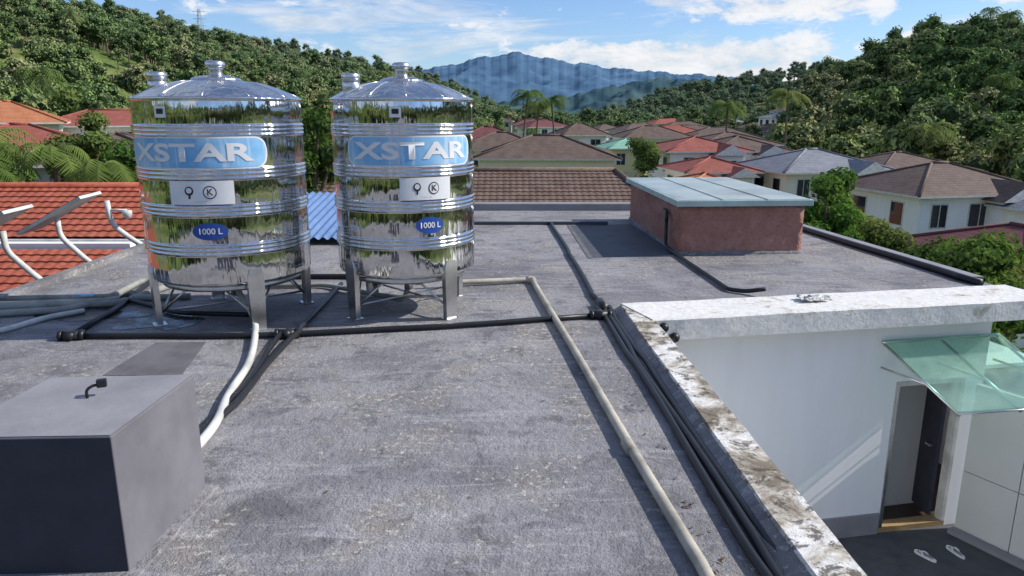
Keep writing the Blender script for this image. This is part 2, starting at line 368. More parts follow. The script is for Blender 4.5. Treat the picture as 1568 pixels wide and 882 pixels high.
def palm(name,H,fl,nf,seed,do_link=True,loc=(0,0,0),mat=None,wide=1.0,nl=20):
    g=np.random.default_rng(seed); V=[];F=[];mi=[];sh=[]
    mat=mat or M['palm']
    bend=g.uniform(-.08,.08)*H
    n=8
    for i in range(n+1):
        t=i/n; r=.16*(1-.35*t)
        for k in range(7):
            a=k*2*math.pi/7; V.append((bend*t*t+r*math.cos(a),r*math.sin(a),-1+(H+1)*t)); sh.append(.5)
    for i in range(n):
        for k in range(7): F.append((i*7+k,i*7+(k+1)%7,(i+1)*7+(k+1)%7,(i+1)*7+k)); mi.append(1)
    for j in range(nf):
        a=j*2.399+g.uniform(-.2,.2); up=g.uniform(-.1,1.1); L=fl*g.uniform(.8,1.1)
        dx,dy=math.cos(a),math.sin(a); P=[]
        ang=up; x=0;z=0
        for i in range(nl+1):
            P.append(np.array([bend+dx*x,dy*x,H+z])); x+=L/nl*math.cos(ang); z+=L/nl*math.sin(ang); ang-=(.5+up*1.0+.5)/nl*1.25
        side=np.array([-dy,dx,0]); s0=g.uniform(.5,1)
        for i in range(1,nl):
            t=i/nl; ll=fl*.26*wide*(math.sin(math.pi*min(1,t*.9+.12))**.6)
            for sg in(-1,1):
                b0=P[i]; b1=P[i]+(P[i+1]-P[i])*.8; tip=b0+side*sg*ll*.8+(P[i+1]-P[i])*1.6+np.array([0,0,-ll*g.uniform(.25,.6)])
                o=len(V); V+= [tuple(b0),tuple(b1),tuple(tip+(P[i+1]-P[i])*.15),tuple(tip)]; F.append((o,o+1,o+2,o+3)); mi.append(0); sh+=[s0]*4
    o=mesh_obj(name,V,F,[mat,M['bark'],M['core']],midx=mi,shade=sh,do_link=do_link); o.location=loc; return o

lib=bpy.data.collections.new('forest_tree_library')
specs=[(8,3.4,5.2,11),(10,3.8,6.5,13),(7,3.0,4.5,9),(11,3.2,7.5,12),(8,4.2,5.0,13),(9,2.8,6,10)]
for i,(H,cr,ch,nc) in enumerate(specs):
    o=tree('forest_tree',H,cr,ch,nc,62,.30,M['leaf'],100+i,do_link=False); lib.objects.link(o)
for i in range(2):
    o=palm('forest_palm',9+i*2,3.4,18,300+i,do_link=False,nl=12); lib.objects.link(o)
names=sorted([o.name for o in lib.objects])
palm_idx=[i for i,n in enumerate(names) if 'palm' in n]; tree_idx=[i for i,n in enumerate(names) if 'palm' not in n]
gn=bpy.data.node_groups.new('scatter','GeometryNodeTree')
gn.interface.new_socket('Geometry',in_out='INPUT',socket_type='NodeSocketGeometry'); gn.interface.new_socket('Geometry',in_out='OUTPUT',socket_type='NodeSocketGeometry')
gi=gn.nodes.new('NodeGroupInput'); go=gn.nodes.new('NodeGroupOutput'); ip=gn.nodes.new('GeometryNodeInstanceOnPoints'); ci=gn.nodes.new('GeometryNodeCollectionInfo')
ci.inputs['Collection'].default_value=lib; ci.inputs['Separate Children'].default_value=True; ci.inputs['Reset Children'].default_value=True
def na_(nm,dt):
    x=gn.nodes.new('GeometryNodeInputNamedAttribute'); x.data_type=dt; x.inputs['Name'].default_value=nm; return x.outputs['Attribute']
gl=gn.links.new
gl(gi.outputs[0],ip.inputs['Points']); gl(ci.outputs[0],ip.inputs['Instance']); ip.inputs['Pick Instance'].default_value=True
gl(na_('idx','INT'),ip.inputs['Instance Index'])
cx=gn.nodes.new('ShaderNodeCombineXYZ'); gl(na_('rz','FLOAT'),cx.inputs[2]); gl(cx.outputs[0],ip.inputs['Rotation'])
gl(na_('scl','FLOAT_VECTOR'),ip.inputs['Scale']); gl(ip.outputs[0],go.inputs[0])
def scatter(name,P,scl,idx):
    n=len(P); me=bpy.data.meshes.new(name); me.from_pydata([tuple(map(float,p)) for p in P],[],[])
    a=me.attributes.new('idx','INT','POINT'); a.data.foreach_set('value',np.array(idx,dtype=np.int32))
    a=me.attributes.new('rz','FLOAT','POINT'); a.data.foreach_set('value',rng.uniform(0,6.28,n).astype(np.float32))
    a=me.attributes.new('scl','FLOAT_VECTOR','POINT'); a.data.foreach_set('vector',np.array(scl,dtype=np.float32).ravel())
    o=bpy.data.objects.new(name,me); link(o); m=o.modifiers.new('scatter','NODES'); m.node_group=gn; return o

house_fp=[]
# ---------------------------------------------------------------- houses
def house(name,x,y,w,d,rz,ridge,eave,wall,roof,base=-7.2,over=.6,hip=True,winrows=2,porch=None,nw=3):
    e=empty(name,(x,y,0),rz); house_fp.append((x,y,max(w,d)*.62+2.2))
    h=eave-.02
    prism('walls',[(-w/2,-d/2),(w/2,-d/2),(w/2,d/2),(-w/2,d/2)],base,h,wall,e)
    ow,od=w/2+over,d/2+over
    v=[(-ow,-od,eave-.12),(ow,-od,eave-.12),(ow,od,eave-.12),(-ow,od,eave-.12),(-ow,-od,eave),(ow,-od,eave),(ow,od,eave),(-ow,od,eave)]
    if w>=d: a=(w-d)/2 if hip else ow; v+=[(-max(a,.3),0,ridge),(max(a,.3),0,ridge)]; tf=[(4,5,9,8),(6,7,8,9),(5,6,9),(7,4,8)]
    else: a=(d-w)/2 if hip else od; v+=[(0,-max(a,.3),ridge),(0,max(a,.3),ridge)]; tf=[(5,6,9,8),(7,4,8,9),(4,5,8),(6,7,9)]
    f=[(0,3,2,1)]+tf; mi=[1]+[0]*4
    for q in [(0,1,5,4),(1,2,6,5),(2,3,7,6),(3,0,4,7)]: f.append(q); mi.append(1)
    mesh_obj('roof',v,f,[roof,M['frame']],e,midx=mi)
    rt=[Vector(v[8]),Vector(v[9])]
    tube('ridge_cap',[rt[0]+Vector((0,0,.03)),rt[1]+Vector((0,0,.03))],.11,roof,e,seg=6)
    for i,(c0,c1) in enumerate([(4,8),(7,8) if w>=d else (5,8),(5,9) if w>=d else (7,9),(6,9)]):
        tube('hip_cap_%d'%i,[Vector(v[c0])+Vector((0,0,.02)),Vector(v[c1])+Vector((0,0,.02))],.09,roof,e,seg=6)
    k=0
    for r in range(winrows):
        zc=eave-1.25-r*3.0
        for face in ('f','l','r'):
            L=w if face=='f' else d; n=max(2,int(L/ (2.6 if nw==3 else 1.6)))
            for i in range(n):
                if nw==3 and (i+r)%4==3: continue
                p=-L/2+L*(i+.5)/n; ww=(1.35 if (i+r)%2 else 1.0); hh=1.3
                if nw!=3: ww,hh=.75,.85
                if face=='f': c=(p,-d/2-.02,zc); s=(ww,.06,hh); s2=(ww+.16,.05,hh+.16); c2=(p,-d/2-.012,zc)
                elif face=='l': c=(-w/2-.02,p,zc); s=(.06,ww,hh); s2=(.05,ww+.16,hh+.16); c2=(-w/2-.012,p,zc)
                else: c=(w/2+.02,p,zc); s=(.06,ww,hh); s2=(.05,ww+.16,hh+.16); c2=(w/2+.012,p,zc)
                box('window_frame_%d'%k,c2,s2,M['frame'],e); box('window_pane_%d'%k,c,s,M['win'],e)
                if face=='f': box('mullion_%d'%k,(p,-d/2-.04,zc),(.05,.05,hh),M['frame'],e)
                k+=1
    if winrows>1:
        box('floor_band',(0,0,eave-2.75),(w+.1,d+.1,.18),M['frame'],e)
    if porch:
        zp=eave-2.9
        v=[(-w*.35,-d/2-2.4,zp-.5),(w*.3,-d/2-2.4,zp-.5),(w*.3,-d/2-.03,zp+.25),(-w*.35,-d/2-.03,zp+.25)]
        v+=[(a,b,c-.1) for a,b,c in v]
        mesh_obj('porch_roof',v,[(0,1,2,3),(7,6,5,4),(0,4,5,1),(1,5,6,2),(3,7,4,0)],roof,e)
        for px in(-w*.32,w*.27): box('porch_post',(px,-d/2-2.2,(base+zp-.6)/2),(.22,.22,zp-.6-base),wall,e)
        bw=w*.34; bx=w*.22; by=-d/2-1.2; ze=eave-.25; zr=ze+bw*.36
        prism('bay_walls',[(bx-bw/2,by),(bx+bw/2,by),(bx+bw/2,-d/2-.01),(bx-bw/2,-d/2-.01)],base,ze-.01,wall,e)
        gv=[(bx-bw/2-.4,by-.4,ze-.1),(bx+bw/2+.4,by-.4,ze-.1),(bx,by-.4,zr),(bx-bw/2-.4,0,ze-.1),(bx+bw/2+.4,0,ze-.1),(bx,0,zr)]
        mesh_obj('bay_roof',gv,[(0,2,5,3),(1,4,5,2),(0,1,2)],[roof,M['frame']],e,midx=[0,0,1])
        box('bay_window',(bx,by-.02,ze-1.2),(bw*.5,.06,1.2),M['win'],e); box('bay_window_mullion',(bx,by-.04,ze-1.2),(.06,.06,1.2),M['frame'],e)
    return e
H_=[('bungalow_house',2.8,60,10.2,8,-.05,.55,-1.05,'wallc','tileb',dict(nw=5)),
('bungalow_house',-2.6,82,9,8,.1,.85,-.9,'wallg','tilem',{}),
('two_storey_house',-1.0,72,8,7,.0,.5,-1.0,'wallc','tileb',{}),
('two_storey_house',9.5,105,6,6,.2,1.0,-.6,'wallw','tileb',{}),
('two_storey_house',19.5,104,9,7,.1,.6,-.9,'wallc','tileb',{}),
('two_storey_house',13.8,90,5,6,.1,-.7,-1.7,'wally','tilegr',{}),
('terrace_house',18.2,74,7.5,8,.12,.0,-1.2,'wallw','tiler',dict(porch=True)),
('terrace_house',16.6,62,5.5,6,.12,-1.3,-2.3,'wallw','tiler',dict(porch=True)),
('terrace_house',23.0,76,7,8,.12,.0,-1.3,'wallw','tileb',dict(porch=True)),
('terrace_house',24.5,84,8,8,.1,.2,-1.0,'wallg','tileb',{}),
('two_storey_house',25.2,62,9,8,.18,-.65,-2.2,'wallc','tileg',dict(porch=True)),
('two_storey_house',34.6,66,8.5,8,.15,-1.1,-2.5,'wallg','tileb',{}),
('two_storey_house',26.8,46,8.2,7,.2,-.75,-2.3,'wallw','tileb',dict(porch=True)),
('two_storey_house',31.6,41.5,6,7,.2,-1.5,-2.9,'wallw','tileg',{}),
('bungalow_house',22.6,32,6,7,.2,-2.6,-3.8,'wallw','tilem',dict(winrows=1)),
('bungalow_house',13.4,51,4.5,5,.1,-1.8,-2.7,'wallbr','tileo',dict(winrows=1)),
('two_storey_house',-40.5,60,7,7,.5,3.2,1.6,'wallc','tileo',{}),
('two_storey_house',-38,71,11,7,.4,2.6,1.2,'wallw','tiler',{}),
('two_storey_house',-30.5,46,8,7,.5,1.6,.2,'wallbr','tiler',{}),
('two_storey_house',-21.8,41,7,8,.3,1.2,-.2,'wallg','tileb',{}),
('bungalow_house',-17.5,31,4,5,.3,-.9,-1.7,'wallw','tileo',dict(winrows=1)),
]
for h in H_:
    house(h[0],*h[1:8],M[h[8]],M[h[9]],**h[10])
g=random.Random(5)
for i in range(34):
    a=R_(g.uniform(-5,22)); r=g.uniform(105,330); x,y=r*math.sin(a),r*math.cos(a)
    if any(math.hypot(x-p[0],y-p[1])<p[2]+5 for p in house_fp): continue
    zg=float(height(np.array(x),np.array(y)))
    hh=g.uniform(4.5,6.3); house('two_storey_house',x,y,g.uniform(8,14),8,g.uniform(-.1,.4),zg+hh+1.6,zg+hh,M[g.choice(['wallc','wallw','wallw','wallg'])],M[g.choice(['tileb','tileb','tileb','tiler','tileg','tilem'])],base=zg-1)
for i in range(6):
    a=R_(g.uniform(130,240)); r=g.uniform(32,60); x,y=r*math.sin(a),r*math.cos(a)
    if any(math.hypot(x-p[0],y-p[1])<p[2]+4 for p in house_fp): continue
    house('two_storey_house',x,y,g.uniform(8,12),8,g.uniform(-.4,.4),1.2,-.6,M['wallw'],M[g.choice(['tileb','tiler'])])

def ok(x,y):
    for p in house_fp:
        if (x-p[0])**2+(y-p[1])**2<p[2]**2: return False
        if 0<p[1]<110 and p[0]>0:     # front garden of each house stays open
            u=(x*p[1]-p[0]*y)/math.hypot(p[0],p[1]); dd=math.hypot(p[0],p[1])-math.hypot(x,y)
            if abs(u)<p[2]*.6 and 0<dd<11: return False
    return True
P=[];S=[];I=[]
def sample(a0,a1,r0f,r1f,dens,sc,palmp=.04,veto=True,sink=.3):
    a0r,a1r=R_(a0),R_(a1)
    Rm=max(r1f(a) for a in np.linspace(a0,a1,20)); n=int((a1r-a0r)*Rm*Rm/2*dens)
    a=rng.uniform(a0,a1,n); r=Rm*np.sqrt(rng.random(n)); x=r*np.sin(np.radians(a)); y=r*np.cos(np.radians(a)); z=height(x,y)
    for i in range(n):
        if r[i]<r0f(a[i]) or r[i]>r1f(a[i]): continue
        if veto and not ok(x[i],y[i]): continue
        s=sc*rng.uniform(.6,1.3); P.append((x[i],y[i],z[i]-sink)); S.append((s,s,s*rng.uniform(.85,1.15)))
        I.append(int(rng.choice(palm_idx if rng.random()<palmp else tree_idx)))
r1=lambda a: float(interp(TR1,a))+10
r0=lambda a: float(interp(TR0,a))-6
sample(-42,-2,r0,r1,1/25,.80)
sample(20.5,40,r0,r1,1/20,.82,.05)
sample(-2,20.5,lambda a:230,r1,1/50,.85,.05)
sample(-6,21,lambda a:62,lambda a:240,1/110,.5,.2)
sample(21,40,lambda a:50,lambda a:90,1/70,.55,.15)
sample(-42,-8,lambda a:45,lambda a:90,1/60,.75,.15)
sample(42,316,lambda a:75,lambda a:190,1/150,1.5,.0)
sample(130,262,lambda a:15,lambda a:34,1/32,1.25,.0)
sample(6,32,lambda a:430,lambda a:720,1/80,1.15,0)
sample(-36,-1,lambda a:600,lambda a:720,1/110,1.2,0)
scatter('hillside_forest_trees',P,S,I)

for (x,y,H,cr,ch,seed,lm,z) in [(10.9,25,7.9,1.15,4.2,1,'leaf_b',-7),(12.0,27,6.6,1.2,3.4,2,'leaf_b',-7),(14.6,29,5.6,1.4,2.8,3,'leaf_n',-7),(11.6,21,5.4,1.3,2.7,4,'leaf_n',-7),
    (12.2,18.5,6.0,1.6,2.7,5,'leaf_n',-7),(13.9,19.6,5.7,1.5,2.7,6,'leaf_n',-7),(14.2,23,5.3,1.5,2.7,8,'leaf_n',-7),(16.8,23.5,4.7,1.6,2.6,9,'leaf_n',-7),(10.6,17,5.0,1.4,2.6,12,'leaf_n',-7),(9.3,21,5.2,1.4,2.6,16,'leaf_b',-7),
    (-8.4,30,10.3,2.0,6.5,10,'leaf_n',-7),(-18.8,32,10.4,1.5,5.5,11,'leaf_n',-7),(-11.5,36,9.0,2.4,5,13,'leaf_n',-7),(-4.0,44,8.0,2.4,5,14,'leaf_n',-7),(12.5,70,7.2,1.8,4,15,'leaf_n',-7),(-21.5,30,8.8,1.6,4,17,'leaf_b',-7),(-15.2,30,8.6,1.5,4,18,'leaf_b',-7)]:
    tree('broadleaf_tree',H,cr,ch,18,340,.07*(1+cr*.25),M[lm],seed+40,loc=(x,y,z),clr=(.32,.5))
for (x,y,H,fl,nf,s,wd,z) in [(-18.4,26.0,8.0,1.9,18,1,1.2,-7),(-16.6,26.5,7.9,1.7,16,2,1.5,-7),(-14.4,25.6,7.4,1.6,15,3,1.6,-7),(-13.0,26.2,7.1,1.5,14,9,1.6,-7),(-20.3,28,8.4,1.9,16,6,1.3,-7),(-17.5,24.6,7.3,1.4,15,11,1.5,-7),(1.2,95,11.6,3.2,20,4,1,-7),(6,100,11.0,3.2,20,5,1,-7),(3.4,110,10.6,3.2,20,12,1,-7),(34,92,11.5,3.4,20,7,1,-7),(26,90,10.2,3.2,20,8,1,-7)]:
    palm('palm_tree',H,fl,nf,s+60,loc=(x,y,z),wide=wd)

# ---------------------------------------------------------------- near tiled roofs
def tiled_slope(name,x0,x1,ye,ze,yr,zr,mat,parent,hipl=0,hipr=0,per=.27,row=.34):
    L=math.hypot(yr-ye,zr-ze); nr=int(L/row); nx=int((x1-x0)/per*5); dy,dz=(yr-ye)/L,(zr-ze)/L; ny,nz=-dz,dy
    if nz<0: ny,nz=-ny,-nz
    xs=np.linspace(x0,x1,nx+1); cor=.022*np.abs(np.cos(xs*math.pi/per)); V=[];F=[]
    for j in range(nr):
        for (tt,up) in ((j/nr,.035),((j+1)/nr-.0005,.0)):
            t=tt*L; a=x0+hipl*tt; b=x1-hipr*tt
            for i,x in enumerate(xs):
                o=up+cor[i]; V.append((min(max(x,a),b),ye+dy*t+ny*o,ze+dz*t+nz*o))
    m=nx+1
    for j in range(2*nr-1):
        for i in range(nx): F.append((j*m+i,j*m+i+1,(j+1)*m+i+1,(j+1)*m+i))
    return mesh_obj(name,V,F,mat,parent,smooth=False)
e=empty('neighbour_brown_roof_house')
tiled_slope('roof_front',-9,6.0,28.4,-1.5,32,-.18,M['tileb_n'],e,hipl=1.5,hipr=1.5)
tiled_slope('roof_back',-9,6.0,35.6,-1.5,32,-.18,M['tileb_n'],e,hipl=1.5,hipr=1.5)
mesh_obj('roof_hip_side',[(6,28.4,-1.5),(6,35.6,-1.5),(4.5,32,-.18)],[(0,1,2)],M['tileb_n'],e)
mesh_obj('roof_hip_end',[(-9,28.4,-1.5),(-9,35.6,-1.5),(-7.5,32,-.18)],[(0,2,1)],M['tileb_n'],e)
tube('ridge_cap',[(-7.5,32,-.13),(4.5,32,-.13)],.12,M['tileb_n'],e,seg=8)
tube('hip_cap',[(4.5,32,-.13),(6,28.4,-1.42)],.12,M['tileb_n'],e,seg=8)
prism('walls',[(-8.4,29),(5.4,29),(5.4,35),(-8.4,35)],-7,-1.55,M['wallc'],e)
box('gutter',(-1.5,28.3,-1.55),(15,.16,.14),M['pvc'],e)
prism('pink_lean_to_roof',[(3.0,26.2),(6.6,26.2),(6.6,28.2),(3.0,28.2)],-2.2,[-1.85,-1.85,-1.6,-1.6],M['tileo'],e)
house_fp.append((-1,32,8))
e=empty('neighbour_red_roof_house')
tiled_slope('upper_roof_front',-26,-8.6,17.3,-.67,20,.29,M['tiler_n'],e,hipr=.9,per=.25,row=.3)
tiled_slope('upper_roof_back',-26,-8.6,22.7,-.67,20,.29,M['tiler_n'],e,hipr=.9,per=.25,row=.3)
mesh_obj('roof_hip_side',[(-8.6,17.3,-.67),(-8.6,22.7,-.67),(-9.5,20,.29)],[(0,1,2)],M['tiler_n'],e)
tube('ridge_cap',[(-26,20,.33),(-9.5,20,.33)],.1,M['tiler_n'],e,seg=8)
box('gutter',(-17.2,17.2,-.74),(17.4,.14,.12),M['pvc'],e)
tiled_slope('lower_roof',-26,-7.2,9.0,-3.6,16.8,-.85,M['tiler_n'],e,per=.25,row=.3)
prism('walls_upper',[(-25.5,16.85),(-9,16.85),(-9,22.2),(-25.5,22.2)],-7,-.72,M['wallw'],e)
prism('walls_lower',[(-25.5,9.6),(-7.6,9.6),(-7.6,16.7),(-25.5,16.7)],-7,-3.75,M['wallw'],e)

def corrugated(name,x0,x1,y0,z0,y1,z1,mat,per=.16):
    n=int((x1-x0)/per*6); V=[];F=[]
    for j,(y,z) in enumerate(((y0,z0),(y1,z1))):
        for i in range(n+1):
            x=x0+(x1-x0)*i/n; V.append((x,y,z+.025*math.sin(2*math.pi*x/per)))
    for i in range(n): F.append((i,i+1,n+1+i+1,n+1+i))
    return mesh_obj(name,V,F,mat,None)
o=corrugated('blue_metal_awning',-5.6,-2.0,12.6,.12,16.2,.55,M['bluer'],.16)

# ---------------------------------------------------------------- our building
B=empty('flat_roof_building')
roofpoly=[(-6.45,-8),(1.98,-8),(1.78,-4),(1.42,7.5),(1.35,8.1),(6.3,9.05),(6.55,9.1),(6.5,9.7),(5.55,17.5),(-6.35,17.5)]
prism('flat_roof',roofpoly,-.3,0,M['roof'],B)
prism('building_walls',[(-6.3,-7.9),(1.7,-7.9),(1.55,-4),(1.22,7.9),(1.6,8.3),(5.9,9.2),(5.4,17.3),(-6.2,17.3)],-7.1,-.3,M['wallg'],B)
def strip(name,quad,z0,z1,mat,par,seg=60,jit=.006):
    a,b,c,d=[Vector((q[0],q[1],0)) for q in quad]
    V=[];F=[]; gg=random.Random(3); ph=[gg.uniform(0,6) for _ in range(8)]
    for i in range(seg+1):
        t=i/seg; p=a.lerp(d,t); q=b.lerp(c,t); w=(q-p).normalized(); L=t*(d-a).length
        j1,j2,j3,j4=[jit*(math.sin(L*2.1+ph[m])+.6*math.sin(L*5.7+ph[m+4])+.4*math.sin(L*13+ph[m]*2)) for m in range(4)]
        for (pp,z) in ((p,z0),(p+w*(j1-.004),z1-.015+j3*.5),(p+w*(.015+j1),z1+j3*.5),(q-w*(.015+j2),z1+j4*.5),(q-w*(j2-.004),z1-.015+j4*.5),(q,z0)):
            V.append((pp.x,pp.y,z))
    for i in range(seg):
        for k in range(5): F.append((i*6+k,(i+1)*6+k,(i+1)*6+k+1,i*6+k+1))
    F.append((0,1,2,3,4,5)); F.append(tuple(seg*6+k for k in (5,4,3,2,1,0)))
    return mesh_obj(name,V,F,mat,par)
strip('side_parapet',[(1.25,8.09),(1.53,7.42),(1.97,-4),(1.71,-4)],-.12,.115,M['par'],B,seg=260,jit=.007)
strip('cross_parapet',[(1.25,8.10),(1.5,7.42),(6.45,8.33),(6.3,9.05)],-.12,.125,M['par2'],B,seg=110,jit=.006)
mesh_obj('parapet_upstand',[(1.12,8.1,.004),(1.255,8.1,.10),(1.715,-4,.10),(1.58,-4,.004)],[(0,1,2,3)],M['roof'],B)
prism('side_wall',[(1.50,7.6),(1.93,-4),(1.80,-4),(1.42,7.6)],-7,-.12,M['white'],B)
c=Vector((.982,.187,0)); n_=Vector((.187,-.982,0)); W0=Vector((4.75,8.44,0))
def wallseg(name,s0,s1,z0,z1,mat,th=.15,off=0,par=B):
    a=W0+c*s0+n_*off; b=W0+c*s1+n_*off; a2=a-n_*th; b2=b-n_*th
    return prism(name,[(a.x,a.y),(b.x,b.y),(b2.x,b2.y),(a2.x,a2.y)],z0,z1,mat,par)
wallseg('wall_left',-3.3,0,-3.05,-.12,M['white']); wallseg('wall_over_door',0,.98,-.97,-.12,M['white']); wallseg('wall_right',.98,1.25,-3.05,-.12,M['white'])
wallseg('skirting',-3.3,-.02,-3.05,-2.76,M['greybox'],.03,.03)
wallseg('room_left_wall',-.12,-.02,-3.05,-.9,M['white'],2.4,-.16); wallseg('room_back_wall',-.1,2.2,-3.05,-.9,M['white'],.1,-2.4); wallseg('room_ceiling',-.1,2.2,-.95,-.9,M['white'],2.3,-.16)
wallseg('room_right_wall',2.2,2.3,-3.05,-.9,M['white'],2.4,-.16)
wallseg('room_floor',0,2.2,-3.06,-3.02,M['wood'],2.3,-.14)
wallseg('door_sill',0,.98,-3.05,-2.98,M['woodl'],.16,.01)
D=empty('entrance_door')
wallseg('jamb_left',0.002,.05,-2.98,-.972,M['steel2'],.12,.012,D); wallseg('jamb_right',.93,.978,-2.98,-.972,M['pvc'],.12,.012,D); wallseg('head',.052,.928,-1.03,-.972,M['steel2'],.12,.012,D)
a=W0+c*.90-n_*.16
o=box('door_leaf',(a.x-.02,a.y+.40,-2.0),(.05,.85,1.95),M['darkgrey'],D,rz=R_(0)); box('door_handle',(a.x-.08,a.y+.1,-2.0),(.05,.1,.03),M['steel2'],D)
C=empty('glass_door_canopy')
q=[Vector((4.46,8.33,-.39)),Vector((6.05,8.63,-.39)),Vector((6.32,7.5,-.86)),Vector((4.80,7.27,-.86))]
v=[tuple(p) for p in q]+[tuple(p-Vector((0,0,.015))) for p in q]
mesh_obj('glass_pane',v,[(0,3,2,1),(4,5,6,7),(0,1,5,4),(1,2,6,5),(2,3,7,6),(3,0,4,7)],M['canopy'],C)
for t in(0,.5,1):
    sh_=Vector((.02 if t==0 else -.02 if t==1 else 0,0,-.05))
    p=q[0].lerp(q[1],t)+sh_; r=q[3].lerp(q[2],t)+sh_; tube('canopy_arm_%d'%int(t*2),[p,r],.018,M['steel2'],C)
    tube('canopy_strut_%d'%int(t*2),[p-Vector((0,0,.3)),p.lerp(r,.6)],.014,M['steel2'],C)
tube('wall_rail',[q[0]-Vector((0,0,.03)),q[1]-Vector((0,0,.03))],.022,M['steel2'],C)
tube('front_rail',[q[3]-Vector((0,0,.03)),q[2]-Vector((0,0,.03))],.012,M['steel2'],C)
mesh_obj('courtyard_paving',[(1.6,-4,-3.05),(14,-4,-3.05),(14,8.2,-3.05),(6,8.75,-3.05),(4,8.3,-3.05),(1.6,7.8,-3.05)],[(0,1,2,3,4,5)],M['floor'])
PW=empty('panel_partition_wall')
a=Vector((5.78,8.5,0)); b=Vector((7.4,5.6,0)); d=(b-a).normalized(); nn=Vector((-d.y,d.x,0))
if nn.x<0: nn=-nn
L=(b-a).length; npan=5
for i in range(npan):
    for j,(z0,z1) in enumerate(((-3.0,-2.2),(-2.19,-1.02))):
        p=a+d*(L*i/npan+.006); r=a+d*(L*(i+1)/npan-.006)
        prism('panel_%d_%d'%(i,j),[(p.x,p.y),(r.x,r.y),(r.x+nn.x*.05,r.y+nn.y*.05),(p.x+nn.x*.05,p.y+nn.y*.05)],z0,z1,M['panel'],PW)
prism('panel_backing',[(a.x+nn.x*.03,a.y+nn.y*.03),(b.x+nn.x*.03,b.y+nn.y*.03),(b.x+nn.x*.12,b.y+nn.y*.12),(a.x+nn.x*.12,a.y+nn.y*.12)],-3.05,-1.03,M['greybox'],PW)
m_=-nn
prism('concrete_kerb',[(a.x+m_.x*.02,a.y+m_.y*.02),(b.x+m_.x*.02,b.y+m_.y*.02),(b.x+m_.x*.14,b.y+m_.y*.14),(a.x+m_.x*.14,a.y+m_.y*.14)],-3.05,-2.99,M['greybox'],PW)
def slipper(x,y,rz):
    e=empty('slipper',(x,y,-3.046),rz); out=[]
    for i in range(24):
        t=2*math.pi*i/24; yy=.14*math.sin(t); w=.045+.012*math.sin(t)-.008*math.cos(2*t); out.append((w*math.cos(t),yy))
    prism('sole',out,0,.025,M['lblw'],e)
    tube('strap_left',[(-.045,-.01,.02),(-.03,.03,.05),(0,.08,.03)],.009,M['lblw'],e); tube('strap_right',[(.045,-.01,.02),(.03,.03,.05),(0,.08,.03)],.009,M['lblw'],e)
    mesh_obj('footbed',[(p[0]*.7,p[1]*.75,.029) for p in out],[tuple(range(24))],M['greybox'],e)
slipper(5.08,7.9,R_(28)); slipper(5.50,7.98,R_(12))

box('far_parapet',(-.4,17.45,.07),(11.9,.3,.2),M['greybox'],B,bevel=.02)
box('roof_step',(-2.1,15.05,.03),(8.2,.1,.07),M['navy'],B,bevel=.01)
e1=Vector((6.48,9.75,0)); e2=Vector((5.62,17.2,0)); 
prism('right_edge_kerb',[(e1.x-.14,e1.y),(e1.x+.02,e1.y),(e2.x+.02,e2.y),(e2.x-.14,e2.y)],-.02,.07,M['greybox'],B)
prism('left_edge_kerb',[(-6.46,-8),(-6.32,-8),(-6.22,17.3),(-6.36,17.3)],-.02,.08,M['roof'],B)
tube('edge_drain_pipe',[(6.3,9.5,.04),(6.22,9.85,.05),(5.42,16.9,.05)],.05,M['black'],None,wob=.01)
mesh_obj('navy_grey_patch',[(1.18,14.9,.004),(2.5,15.1,.004),(2.72,11.72,.004),(1.27,11.45,.004)],[(0,1,2,3)],M['navy'])  # dark navy-grey sheet on the roof beside the enclosure
mesh_obj('navy_grey_patch_border',[(1.14,14.95,.008),(1.21,14.95,.008),(1.30,11.4,.008),(1.22,11.4,.008)],[(0,1,2,3)],M['patch2'])
mesh_obj('dark_grey_patch',[(-3.62,6.05,.004),(-2.92,6.05,.004),(-3.1,7.02,.004),(-3.6,7.0,.004)],[(0,1,2,3)],M['patch2'])  # darker grey sheet on the roof behind the vent box
def blob(name,cx,cy,rx,ry,zz,mat,seed):
    g=np.random.default_rng(seed); n=60; V=[]
    ph=g.uniform(0,6,5); am=g.uniform(.04,.16,5)
    for i in range(n):
        t=2*math.pi*i/n; k=1+sum(am[m]*math.sin((m+2)*t+ph[m]) for m in range(5)); V.append((cx+rx*k*math.cos(t),cy+ry*k*math.sin(t),zz))
    return mesh_obj(name,V,[tuple(range(n))],mat)
def wetm():
    k=N('wet_roof'); b=k.bsdf(.12,0,.5); v=k.coord('Position'); c=k.ramp(k.noise(v,4,6,.7),[(.35,(.03,.03,.034)),(.6,(.07,.068,.07))]); k.l(c,b.inputs['Base Color'])
    k.l(k.ramp(k.noise(v,5,6,.7),[(.4,.10),(.6,.5)]),b.inputs['Roughness']); return k.m
M['wet']=wetm()
blob('water_puddle',-3.85,7.75,.42,.3,.005,M['wet'],4); blob('water_puddle',-4.9,8.1,.6,.3,.005,M['wet'],6)
E=empty('rooftop_skylight_enclosure')
poly=[(2.72,11.7),(4.78,11.83),(4.62,15.9),(2.58,15.8)]
def bumpy_prism(name,poly,z0,z1,mat,par,n=26,m=8,amp=.012):
    V=[];F=[];g=np.random.default_rng(2); N_=len(poly)*n
    for j in range(m+1):
        for s in range(len(poly)):
            a=np.array(poly[s]); b=np.array(poly[(s+1)%len(poly)]); d=b-a; nr=np.array([d[1],-d[0]])/np.linalg.norm(d)
            for i in range(n):
                p=a+d*i/n+(nr*g.normal()*amp if i else 0); V.append((p[0],p[1],z0+(z1-z0)*j/m))
    for j in range(m):
        for i in range(N_): F.append((j*N_+i,j*N_+(i+1)%N_,(j+1)*N_+(i+1)%N_,(j+1)*N_+i))
    F.append(tuple(m*N_+i for i in range(N_)))
    return mesh_obj(name,V,F,mat,par,smooth=True)
